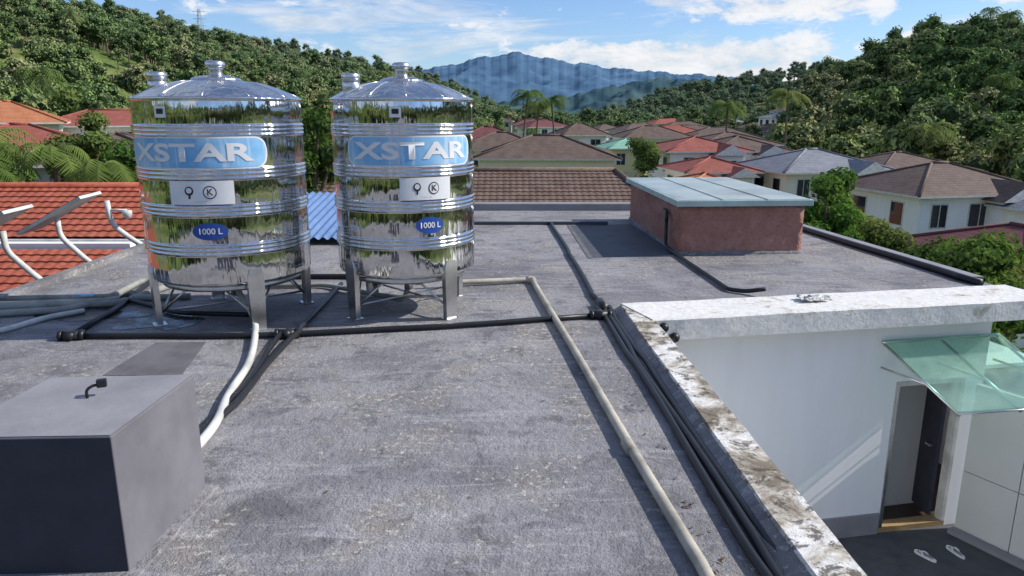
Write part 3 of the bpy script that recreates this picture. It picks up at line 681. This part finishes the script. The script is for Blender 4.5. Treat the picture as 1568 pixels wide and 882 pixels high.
bumpy_prism('plaster_walls',poly,-.02,.80,M['red'],E)
sp=[(2.64,11.58),(4.88,11.72),(4.72,16.02),(2.48,15.92)]
prism('roof_sheet',sp,.803,.90,M['tealedge'],E,bevel=.008)
mesh_obj('sheet_top',[(sp[0][0]+.04,sp[0][1]+.04,.905),(sp[1][0]-.04,sp[1][1]+.04,.905),(sp[2][0]-.04,sp[2][1]-.04,.905),(sp[3][0]+.04,sp[3][1]-.04,.905)],[(0,1,2,3)],M['teal'],E)
for t in(.33,.66):
    p=Vector((*sp[0],.912)).lerp(Vector((*sp[1],.912)),t); r=Vector((*sp[3],.912)).lerp(Vector((*sp[2],.912)),t); tube('sheet_seam_%d'%int(t*3),[p,r],.006,M['teal'],E,seg=6)
bumpy_prism('base_flashing',[(2.70,11.67),(4.80,11.80),(4.64,15.93),(2.56,15.83)],-.02,.05,M['roof'],E,m=1,amp=.006)

X0=empty('rooftop_vent_box')
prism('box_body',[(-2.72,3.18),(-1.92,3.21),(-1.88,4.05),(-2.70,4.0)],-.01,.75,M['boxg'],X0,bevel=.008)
mesh_obj('front_shade_sheet',[(-2.725,3.174,.0),(-1.922,3.204,.0),(-1.922,3.204,.742),(-2.725,3.174,.742)],[(0,1,2,3)],M['darkgrey'],X0)  # shade of the front face put into a darker colour sheet
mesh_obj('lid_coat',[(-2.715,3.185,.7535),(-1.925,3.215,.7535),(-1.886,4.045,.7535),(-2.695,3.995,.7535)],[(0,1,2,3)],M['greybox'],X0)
prism('base_fillet',[(-2.78,3.12),(-1.86,3.15),(-1.82,4.10),(-2.76,4.06)],-.01,.02,M['roof'],X0)
tube('lid_hook',[(-2.30,3.68,.75),(-2.30,3.68,.80),(-2.27,3.70,.82),(-2.235,3.72,.815)],.008,M['black'],X0,fr=.02)
box('hook_cap',(-2.235,3.72,.825),(.05,.035,.045),M['black'],X0,rz=.4,bevel=.006)

# ---------------------------------------------------------------- tanks
import bmesh
def tank(Cx,Cy,R,rot,lab):
    T=empty('water_tank',(Cx,Cy,0),0)
    zb,zt=.54,2.38; gz=[2.086,1.662,1.294,.89]; hw=.062
    prof=[(.02,.40),(.25,.41),(R*.6,.455),(R*.93,.50),(R*.985,.515),(R*1.0,zb)]
    edges=[zb]+sorted([g-hw for g in gz]+[g+hw for g in gz])+[zt]
    zs=np.linspace(zb,zt,330)[1:]
    for z in zs:
        d=min(abs(z-g) for g in gz)
        if d<hw:
            g=[g for g in gz if abs(z-g)<hw][0]; ph=(z-(g-hw))/(2*hw); r=R+.004+.013*abs(math.sin(3*math.pi*ph))
        else:
            lo=max(e for e in edges if e<=z+1e-6); hi=min([e for e in edges if e>z-1e-6 and e>lo]+[zt]); ph=(z-lo)/max(hi-lo,1e-4); r=R+.006*math.sin(math.pi*ph)
        prof.append((r,float(z)))
    prof+= [(R+.012,zt+.004),(R+.018,zt+.018),(R+.012,zt+.034),(R-.012,zt+.042)]
    for i in range(1,22):
        t=i/21; r=(R-.012)*(1-t)+.30*R*t; prof.append((r,zt+.042+.17*math.sin(t*math.pi*.5)))
    z1=prof[-1][1]
    prof+=[(.30*R,z1+.02),(.30*R-.01,z1+.03),(.2*R,z1+.05),(.11,z1+.06),(.02,z1+.063)]
    o=revolve('tank_shell',prof,M['steel'],T,seg=144)
    ztop=z1+.06
    for i in range(12):
        a=i*math.pi/6+.2; pts=[]
        for r,z in prof[-27:-6:4]: pts.append((r*math.cos(a),r*math.sin(a),z+.001))
        tube('dome_seam_%d'%i,pts,.006,M['steel2'],T,seg=6,fr=.01)
    revolve('vent_neck',[(.075,ztop-.03),(.075,ztop+.09),(.07,ztop+.1)],M['steel2'],T,seg=28)
    revolve('vent_cap',[(.10,ztop+.085),(.105,ztop+.095),(.10,ztop+.135),(.08,ztop+.15),(.03,ztop+.155)],M['steel2'],T,seg=28)
    sx=-.70*R
    revolve('inlet_neck',[(.10,zt+.05),(.10,zt+.19),(.085,zt+.22)],M['steel2'],T,seg=28,loc=(sx,-.08,0))
    revolve('inlet_flange',[(.12,zt+.05),(.125,zt+.10),(.10,zt+.115)],M['steel'],T,seg=28,loc=(sx,-.08,0))
    revolve('inlet_cap',[(.09,zt+.22),(.10,zt+.225),(.102,zt+.29),(.085,zt+.305),(.02,zt+.31)],M['steel2'],T,seg=28,loc=(sx,-.08,0))
    f=Vector((-Cx,-Cy,0)).normalized(); g=-f; rg=Vector((g.y,-g.x,0))
    def cp(a,z,r): return f*math.cos(a)*r+rg*math.sin(a)*r+Vector((0,0,z))
    for k_,a_ in enumerate((-1.25,.95)):
        for lo,hi in ((.56,.82),(.96,1.225),(1.36,1.595),(1.73,2.02),(2.155,2.36)):
            a2=a_+(.35 if int(lo*10)%2 else 0); tube('weld_seam_%d'%k_,[cp(a2,lo,R+.0035),cp(a2,(lo+hi)/2,R+.0075),cp(a2,hi,R+.0035)],.004,M['steel2'],T,seg=5,fr=.1)
    for i in range(4):
        a=rot+math.pi/4+i*math.pi/2; rad=Vector((math.cos(a),math.sin(a),0)); tg=Vector((-rad.y,rad.x,0)); rr_=R*.985
        V=[];F=[]
        for z,w,r in ((0,.07,rr_+.015),(.45,.085,rr_+.022),(.60,.085,rr_+.026),(.68,.06,rr_+.026)):
            outer=[rad*(r-.06)+tg*(-w),rad*r+tg*(-w),rad*r+tg*w,rad*(r-.06)+tg*w]; inner=[rad*(r-.06)+tg*(-w+.008),rad*(r-.008)+tg*(-w+.008),rad*(r-.008)+tg*(w-.008),rad*(r-.06)+tg*(w-.008)]
            for p in outer+inner[::-1]: V.append((p.x,p.y,z))
        for s in range(3):
            for k in range(8): F.append((s*8+k,s*8+(k+1)%8,(s+1)*8+(k+1)%8,(s+1)*8+k))
        F.append(tuple(range(8))); F.append(tuple(24+k for k in range(7,-1,-1)))
        mesh_obj('leg_%d'%i,V,F,M['steel2'],T)
        fp=rad*(rr_-.02); box('foot_%d'%i,(fp.x,fp.y,.006),(.13,.16,.012),M['steel2'],T,rz=a)
        p0=rad*(rr_-.05); b=rot+math.pi/4+(i+1)*math.pi/2; rb=Vector((math.cos(b),math.sin(b),0)); p1=rb*(rr_-.05)
        tube('brace_a_%d'%i,[p0+Vector((0,0,.13)),p0.lerp(p1,.36)+Vector((0,0,.47))],.013,M['steel2'],T,seg=8)
        tube('brace_b_%d'%i,[p1+Vector((0,0,.13)),p1.lerp(p0,.36)+Vector((0,0,.47))],.013,M['steel2'],T,seg=8)
        if i<2:
            pc=Vector((math.cos(a+math.pi),math.sin(a+math.pi),0))*(rr_-.05); tube('cross_tie_%d'%i,[p0+Vector((0,0,.15+.03*i)),pc+Vector((0,0,.15+.03*i))],.013,M['steel2'],T,seg=8)
    revolve('base_ring',[(R*.80,.44),(R*.86,.43),(R*.88,.47),(R*.84,.5)],M['steel2'],T,seg=64)
    revolve('outlet',[(.05,.22),(.05,.42)],M['steel2'],T,seg=16)
    def patch(name,a0,a1,zc,hh,mat,off,shape='round',cr=.3,n=110):
        V=[];F=[]; L=(a1-a0)*R
        for i in range(n+1):
            t=i/n; s=t*L
            if shape=='ell': h=hh*math.sqrt(max(0,1-(2*t-1)**2))
            else:
                rc=cr*hh*2; e=min(s,L-s); h=hh if e>=rc else hh-rc+math.sqrt(max(0,rc*rc-(rc-e)**2))
            a=a0+(a1-a0)*t
            for z in(zc-h,zc+h): V.append(cp(a,z,R+off))
        for i in range(n): F.append((2*i,2*i+2,2*i+3,2*i+1))
        mesh_obj(name,V,F,mat,T,smooth=True)
    def text(name,s,size,ac,zc,mat,off,sq=1.0,bold=.018):
        cu=bpy.data.curves.new(name,'FONT'); cu.body=s; cu.size=size; cu.align_x='CENTER'; cu.align_y='CENTER'; cu.resolution_u=4; cu.offset=size*bold
        o=bpy.data.objects.new(name,cu); scene.collection.objects.link(o); bpy.context.view_layer.update()
        me=bpy.data.meshes.new_from_object(o.evaluated_get(bpy.context.evaluated_depsgraph_get())); bpy.data.objects.remove(o)
        bm=bmesh.new(); bm.from_mesh(me); xs=[v.co.x for v in bm.verts]; x=min(xs)
        while x<max(xs):
            bmesh.ops.bisect_plane(bm,geom=bm.verts[:]+bm.edges[:]+bm.faces[:],plane_co=(x,0,0),plane_no=(1,0,0)); x+=.02
        bm.to_mesh(me); bm.free()
        for v in me.vertices:
            p=cp(ac+v.co.x*sq/R,zc+v.co.y,R+off); v.co=p
        me.materials.clear(); me.materials.append(mat); ob=bpy.data.objects.new(name,me); link(ob,T)
    l0,l1,w0,w1,o0,o1=[R_(x) for x in lab]
    patch('brand_band_border',l0-.02,l1+.02,1.872,.158,M['lblw'],.0125,cr=.40)
    patch('brand_band',l0,l1,1.872,.143,M['blue'],.0155,cr=.40)
    text('brand_text','XSTAR',.24,(l0+l1)/2,1.868,M['lblw'],.020,1.72,.03)
    patch('info_sticker',w0,w1,1.482,.118,M['lblw'],.0125,cr=.02)
    wc=(w0+w1)/2; patch('emblem_ring',wc-.13-.05,wc-.13+.05,1.50,.045,M['ink'],.0155,'ell'); patch('emblem_inner',wc-.13-.033,wc-.13+.033,1.505,.028,M['lblw'],.018,'ell')
    patch('emblem_tail',wc-.13-.012,wc-.13+.012,1.44,.02,M['ink'],.0155)
    patch('mark_ring',wc+.10-.075,wc+.10+.075,1.485,.065,M['ink'],.0155,'ell'); patch('mark_inner',wc+.1-.063,wc+.1+.063,1.485,.054,M['lblw'],.018,'ell'); text('mark_letter','K',.09,wc+.1,1.485,M['ink'],.021)
    text('sticker_lines','- - - -  - -',.03,wc,1.395,M['ink'],.0155)
    patch('capacity_oval',o0,o1,1.09,.09,M['navyl'],.0125,'ell'); text('capacity_text','1000 L',.085,(o0+o1)/2,1.09,M['lblw'],.0165)
    patch('small_label',w0-.10,w0+.05,2.27,.055,M['lblw'],.0125,cr=.05); patch('small_label_mark',w0-.07,w0+.02,2.275,.025,M['ink'],.0155,cr=.1)
    return T
tank(-3.19,8.13,.86,R_(-9.5),(-76,28,-37,5,-24,-1))
tank(-1.235,8.42,.785,R_(0),(-46,61,-4,37,7,30))

# ---------------------------------------------------------------- pipes
def pipe(pts,r,mat,fr=.08,wob=0,name='water_pipe'):
    return tube(name,[(p[0],p[1],p[2] if len(p)>2 else r+.005) for p in pts],r,mat,None,fr,12,wob)
p=pipe([(-.9,9.35,.3),(-.75,9.45,.06),(.277,9.68,.045),(.952,3.19,.045),(1.2,.6,.045)],.036,M['beige'],.1,.004)
tube('coupling',[(.79,4.62,.045),(.805,4.48,.045)],.043,M['beige'],p)
tube('elbow',[(.2,9.67,.045),(.277,9.68,.045),(.287,9.58,.045)],.05,M['beige'],p)
p=pipe([(-4.51,7.11),(-3.4,7.13),(-2.32,7.17),(-1.0,7.42),(.1,7.68),(1.0,7.89)],.03,M['black'],.3,.014)
for (x,y) in((-4.51,7.11),(-2.32,7.17),(1.0,7.9)):
    tube('fitting',[(x-.09,y-.01,.04),(x+.09,y+.01,.04)],.052,M['black'],p); tube('fitting_branch',[(x,y-.08,.045),(x,y+.08,.045)],.046,M['black'],p)
    tube('fitting_collar',[(x-.12,y-.015,.04),(x-.085,y-.01,.04)],.06,M['black'],p); tube('fitting_collar',[(x+.085,y+.01,.04),(x+.12,y+.015,.04)],.06,M['black'],p)
pipe([(-2.28,9.4,.05),(-2.24,7.4,.04),(-2.2,7.1,.07),(-2.22,5.97),(-2.17,5.13),(-2.23,4.6),(-2.4,4.2)],.028,M['black'],.5,.012)
pipe([(-2.36,7.15,.06),(-2.30,6.2),(-2.22,5.4),(-2.28,4.7),(-2.5,4.2)],.026,M['black'],.5,.016)
pipe([(-3.19,8.13,.34),(-3.1,8.0,.28),(-2.86,7.72,.1),(-2.72,7.40,.05),(-2.52,6.75),(-2.38,6.2),(-2.30,5.5),(-2.17,4.95),(-2.15,4.5),(-2.25,4.15)],.034,M['pvc'],.35)
for k,(a,b) in enumerate([((1.09,7.97),(1.32,3.19)),((1.15,7.9),(1.385,3.19)),((1.03,8.0),(1.255,3.19))]):
    dx=(b[0]-a[0])/(b[1]-a[1]); pipe([(a[0]-.01,a[1]+.45-.1*k,.04),(a[0],a[1]),(a[0]+dx*-1.5+.012*(k-1),a[1]-1.5),b,(b[0]+dx*-3,b[1]-3)],.027,M['black'],.3,.011)
pipe([(.75,15.0,.04),(.828,14.9),(.94,11.7),(1.02,8.9),(1.05,8.35)],.03,M['black'],.1,.01)
tube('fitting',[(1.05,8.45,.05),(1.07,8.15,.05)],.055,M['black'],None)
pipe([(2.62,12.25,.6),(2.62,12.2,.08),(2.64,12.0,.035),(2.72,10.6,.035),(2.81,9.15,.035),(3.0,9.02,.04),(3.2,8.9,.1)],.028,M['black'],.08)
tube('pipe_bend',[(2.67,12.7,.62),(2.62,12.25,.62),(2.62,12.2,.5)],.03,M['black'],None)
for pts,r,mt in [([(-6.6,8.58),(-4.97,8.71),(-5.02,9.6),(-4.4,9.9,.2)],.04,'greypipe'),([(-6.6,8.1),(-4.73,8.4),(-4.5,9.4)],.04,'greypipe'),([(-6.6,7.75),(-5.2,8.1),(-4.85,8.62),(-4.0,8.75)],.04,'greypipe'),
    ([(-6.6,8.38),(-5.9,8.40),(-5.0,8.55)],.035,'beige'),([(-6.3,7.0),(-5.37,7.29),(-5.2,7.83),(-4.95,8.1)],.03,'pvc')]: pipe(pts,r,M[mt],.1)
p=pipe([(-4.51,7.11),(-4.6,7.9),(-4.7,8.6),(-4.95,9.8),(-4.8,11)],.032,M['black'],.2,.01)
tube('ball_valve',[(-4.72,8.55,.05),(-4.74,8.8,.05)],.06,M['black'],p); box('valve_handle',(-5.2,8.55,.11),(.22,.06,.02),M['blue'],p)
pipe([(-4.9,10.2,.04),(-3.6,9.9,.04),(-2.3,9.9,.04),(-1.2,9.6,.04)],.035,M['black'],.2,.01)
pipe([(-4.2,9.2,.04),(-2.5,9.4,.04),(-1.3,8.42,.08),(-1.235,8.42,.25)],.03,M['greypipe'],.2)
pipe([(-4.9,8.7,.04),(-3.8,8.0,.04),(-2.9,7.9,.04)],.028,M['black'],.2,.01)

Lm=empty('wall_spotlight')
for i,(x,y,zz) in enumerate(((1.60,7.36,.05),(1.72,7.36,-.06))):
    revolve('lamp_head_%d'%i,[(.01,-.04),(.05,-.03),(.055,.02),(.04,.05),(.01,.06)],M['black'],Lm,seg=20,loc=(x,y,zz),rot=(R_(60),0,R_(20))); tube('lamp_arm_%d'%i,[(x-.03,y+.1,zz),(x,y+.02,zz)],.012,M['black'],Lm)
g=np.random.default_rng(9); V=[];F=[]
for i in range(13):
    for j in range(9):
        V.append((3.35+.34*i/12+g.normal()*.012,8.08+.22*j/8+g.normal()*.012+.05*i/12,.145+abs(g.normal())*.022))
for i in range(12):
    for j in range(8): F.append((i*9+j,(i+1)*9+j,(i+1)*9+j+1,i*9+j+1))
mesh_obj('crumpled_plastic_sheet',V,F,M['pvc'])
g=np.random.default_rng(21); V=[];F=[]
for i in range(240):
    if g.random()<.4: x=g.uniform(.9,1.12); y=g.uniform(2,8)
    else: x=g.uniform(-6,5.5); y=g.uniform(2.5,16)
    if y<8.9 and x>1.1: continue
    s=g.uniform(.005,.014); a=g.uniform(0,6.28); c_,s_=math.cos(a)*s,math.sin(a)*s; zz=.006; o=len(V)
    V+=[(x-c_*1.6,y-s_*1.6,zz),(x+s_*.7,y-c_*.7,zz+s*.5),(x+c_*1.6,y+s_*1.6,zz+.003),(x-s_*.7,y+c_*.7,zz+s*.3)]; F.append((o,o+1,o+2,o+3))
mesh_obj('leaf_litter',V,F,simple('dry_leaf',(.12,.075,.035),.8,kind='Position',scale=2,var=.5))

S1=empty('solar_panel_rack')
for (x,y) in ((-6.42,9.7),(-6.42,10.9)):
    tube('support_pole',[(x,y,0),(x-.12,y-.02,.12),(x-.42,y-.05,.45),(x-.42,y-.05,.72)],.04,M['pvc'],S1,.2)
def slab(name,p,u,v,th,mat,par):
    p,u,v=Vector(p),Vector(u),Vector(v); n=u.cross(v).normalized()*th
    q=[p,p+u,p+u+v,p+v]; V=[tuple(x) for x in q]+[tuple(x+n) for x in q]
    return mesh_obj(name,V,[(0,3,2,1),(4,5,6,7),(0,1,5,4),(1,2,6,5),(2,3,7,6),(3,0,4,7)],mat,par)
slab('panel_frame',(-7.35,9.1,.52),(.95,.0,.50),(-.1,.75,.0),.045,M['pvc'],S1)
slab('panel_frame',(-7.3,10.6,.50),(1.0,.0,.54),(-.1,.75,.0),.045,M['pvc'],S1)
slab('panel_cells',(-7.31,9.14,.60),(.88,.0,.463),(-.1,.68,.0),.006,M['win'],S1)
slab('panel_cells',(-7.26,10.64,.58),(.93,.0,.502),(-.1,.68,.0),.006,M['win'],S1)
P3=empty('camera_pole')
tube('pole',[(-6.35,12.4,0),(-6.55,12.35,.15),(-6.85,12.3,.42),(-6.87,12.3,.82)],.045,M['pvc'],P3,.2)
revolve('dome_camera',[(.02,-.09),(.06,-.06),(.08,0),(.08,.05),(.03,.06)],M['pvc'],P3,seg=20,loc=(-6.55,12.3,.60)); tube('camera_arm',[(-6.85,12.3,.66),(-6.55,12.3,.66)],.02,M['pvc'],P3)

tx,ty=-118.,290.
TT=empty('transmission_tower',(tx,ty,float(height(np.array(tx),np.array(ty)))))
for sx in(-1,1):
    for sy in(-1,1): tube('tower_leg',[(sx*1.6,sy*1.6,0),(sx*.3,sy*.3,16)],.09,M['greypipe'],TT,seg=5)
for k in range(7):
    zz=k*2.2; w=1.6-1.3*zz/16
    tube('lattice_%d'%k,[(-w,-w,zz),(w*.85,-w*.85,zz+2.2)],.06,M['greypipe'],TT,seg=4)
for zz in(10,12.5,15): tube('cross_arm',[(-2.4,0,zz),(2.4,0,zz)],.08,M['greypipe'],TT,seg=5)

# ---------------------------------------------------------------- light, sky, camera
az_s,el=R_(5),R_(37)
S=Vector((math.cos(el)*math.cos(az_s),math.cos(el)*math.sin(az_s),math.sin(el)))
sun=bpy.data.lights.new('sun','SUN'); sun.energy=5.0; sun.angle=R_(.5); sun.color=(1,.94,.85)
so=bpy.data.objects.new('sun',sun); so.rotation_euler=S.to_track_quat('Z','Y').to_euler(); link(so)
w=bpy.data.worlds.new('World'); scene.world=w; w.use_nodes=True; nt=w.node_tree; nt.nodes.clear()
def wn(t): return nt.nodes.new(t)
def wl(a,b): nt.links.new(a,b)
out=wn('ShaderNodeOutputWorld'); bg=wn('ShaderNodeBackground'); bg.inputs[1].default_value=.15
sky=wn('ShaderNodeTexSky'); sky.sky_type='NISHITA'; sky.sun_disc=False; sky.sun_elevation=el; sky.sun_rotation=R_(90)-az_s; sky.air_density=1.0; sky.dust_density=.3; sky.ozone_density=2.5
tc=wn('ShaderNodeTexCoord'); sep=wn('ShaderNodeSeparateXYZ'); wl(tc.outputs['Generated'],sep.inputs[0])
def wnoise(scale,sc,det,ro,di,loc=(0,0,0)):
    mp=wn('ShaderNodeMapping'); mp.inputs['Scale'].default_value=scale; mp.inputs['Location'].default_value=loc; wl(tc.outputs['Generated'],mp.inputs[0])
    nz=wn('ShaderNodeTexNoise'); nz.inputs['Scale'].default_value=sc; nz.inputs['Detail'].default_value=det; nz.inputs['Roughness'].default_value=ro; nz.inputs['Distortion'].default_value=di
    wl(mp.outputs[0],nz.inputs['Vector']); return nz.outputs['Fac']
def wr(fac,stops):
    r=wn('ShaderNodeValToRGB'); e=r.color_ramp.elements
    while len(e)>1: e.remove(e[-1])
    e[0].position=stops[0][0]; e[0].color=(stops[0][1],)*3+(1,)
    for p,c_ in stops[1:]:
        q=e.new(p); q.color=(c_,)*3+(1,)
    wl(fac,r.inputs[0]); return r.outputs[0]
def wm(op,a,b,clamp=True):
    x=wn('ShaderNodeMath'); x.operation=op; x.use_clamp=clamp
    for i,v in enumerate((a,b)):
        if isinstance(v,(int,float)): x.inputs[i].default_value=v
        else: wl(v,x.inputs[i])
    return x.outputs[0]
kk=wm('ADD',wm('DIVIDE',sep.outputs[0],sep.outputs[1],False),.5)
z_=sep.outputs[2]
puff=wnoise((9,9,20),1.6,6,.62,.25); wisp=wnoise((3,3,22),1.6,6,.64,.5,(2.3,1.1,0)); big=wnoise((2.4,2.4,6),1.2,3,.5,.2,(5,2,1))
bank=wm('MULTIPLY',wr(kk,[(.44,0),(.54,.9),(.62,1),(.86,1),(.96,.2)]),wr(z_,[(.035,.9),(.06,1),(.080,.85),(.10,0)]))
topr=wm('MULTIPLY',wr(kk,[(.70,0),(.78,1),(.93,1),(1,.5)]),wr(z_,[(.105,0),(.125,1),(.16,1),(.2,.3)]))
topl=wm('MULTIPLY',wr(kk,[(.12,0),(.2,1),(.42,1),(.55,.35)]),wr(z_,[(.075,0),(.10,.9),(.135,1),(.16,0)]))
d1=wr(wm('ADD',puff,wm('MULTIPLY',wm('MAXIMUM',bank,wm('MULTIPLY',topr,.85)),.24)),[(.58,0),(.66,.8),(.74,1)])
d2=wr(wm('ADD',wisp,wm('MULTIPLY',topl,.12)),[(.56,0),(.74,.75)])
d3=wr(wm('ADD',big,wm('MULTIPLY',puff,.3)),[(.66,0),(.86,.8)])
dens=wm('MAXIMUM',wm('MAXIMUM',d1,d2),wm('MULTIPLY',d3,wr(z_,[(.15,0),(.25,1)])))
tint=wn('ShaderNodeMix'); tint.data_type='RGBA'; tint.blend_type='MULTIPLY'; tint.inputs[0].default_value=1; wl(sky.outputs[0],tint.inputs[6]); tint.inputs[7].default_value=(.70,.81,1.02,1)
ccol=wn('ShaderNodeMix'); ccol.data_type='RGBA'; wl(wr(puff,[(.35,0),(.6,1)]),ccol.inputs[0]); ccol.inputs[6].default_value=(4.3,4.7,5.2,1); ccol.inputs[7].default_value=(6.1,6.2,6.4,1)
mx=wn('ShaderNodeMix'); mx.data_type='RGBA'; wl(dens,mx.inputs[0]); wl(tint.outputs[2],mx.inputs[6]); wl(ccol.outputs[2],mx.inputs[7])
wl(mx.outputs[2],bg.inputs[0]); wl(bg.outputs[0],out.inputs[0])

cam=bpy.data.cameras.new('camera'); cam.lens=25.5; cam.sensor_width=36; cam.clip_end=20000; cam.clip_start=.05
co=bpy.data.objects.new('camera',cam); co.location=(0,0,2.25); co.rotation_euler=(R_(90-13.5),0,0); link(co); scene.camera=co
scene.view_settings.view_transform='Standard'; scene.view_settings.look='None'; scene.view_settings.exposure=0
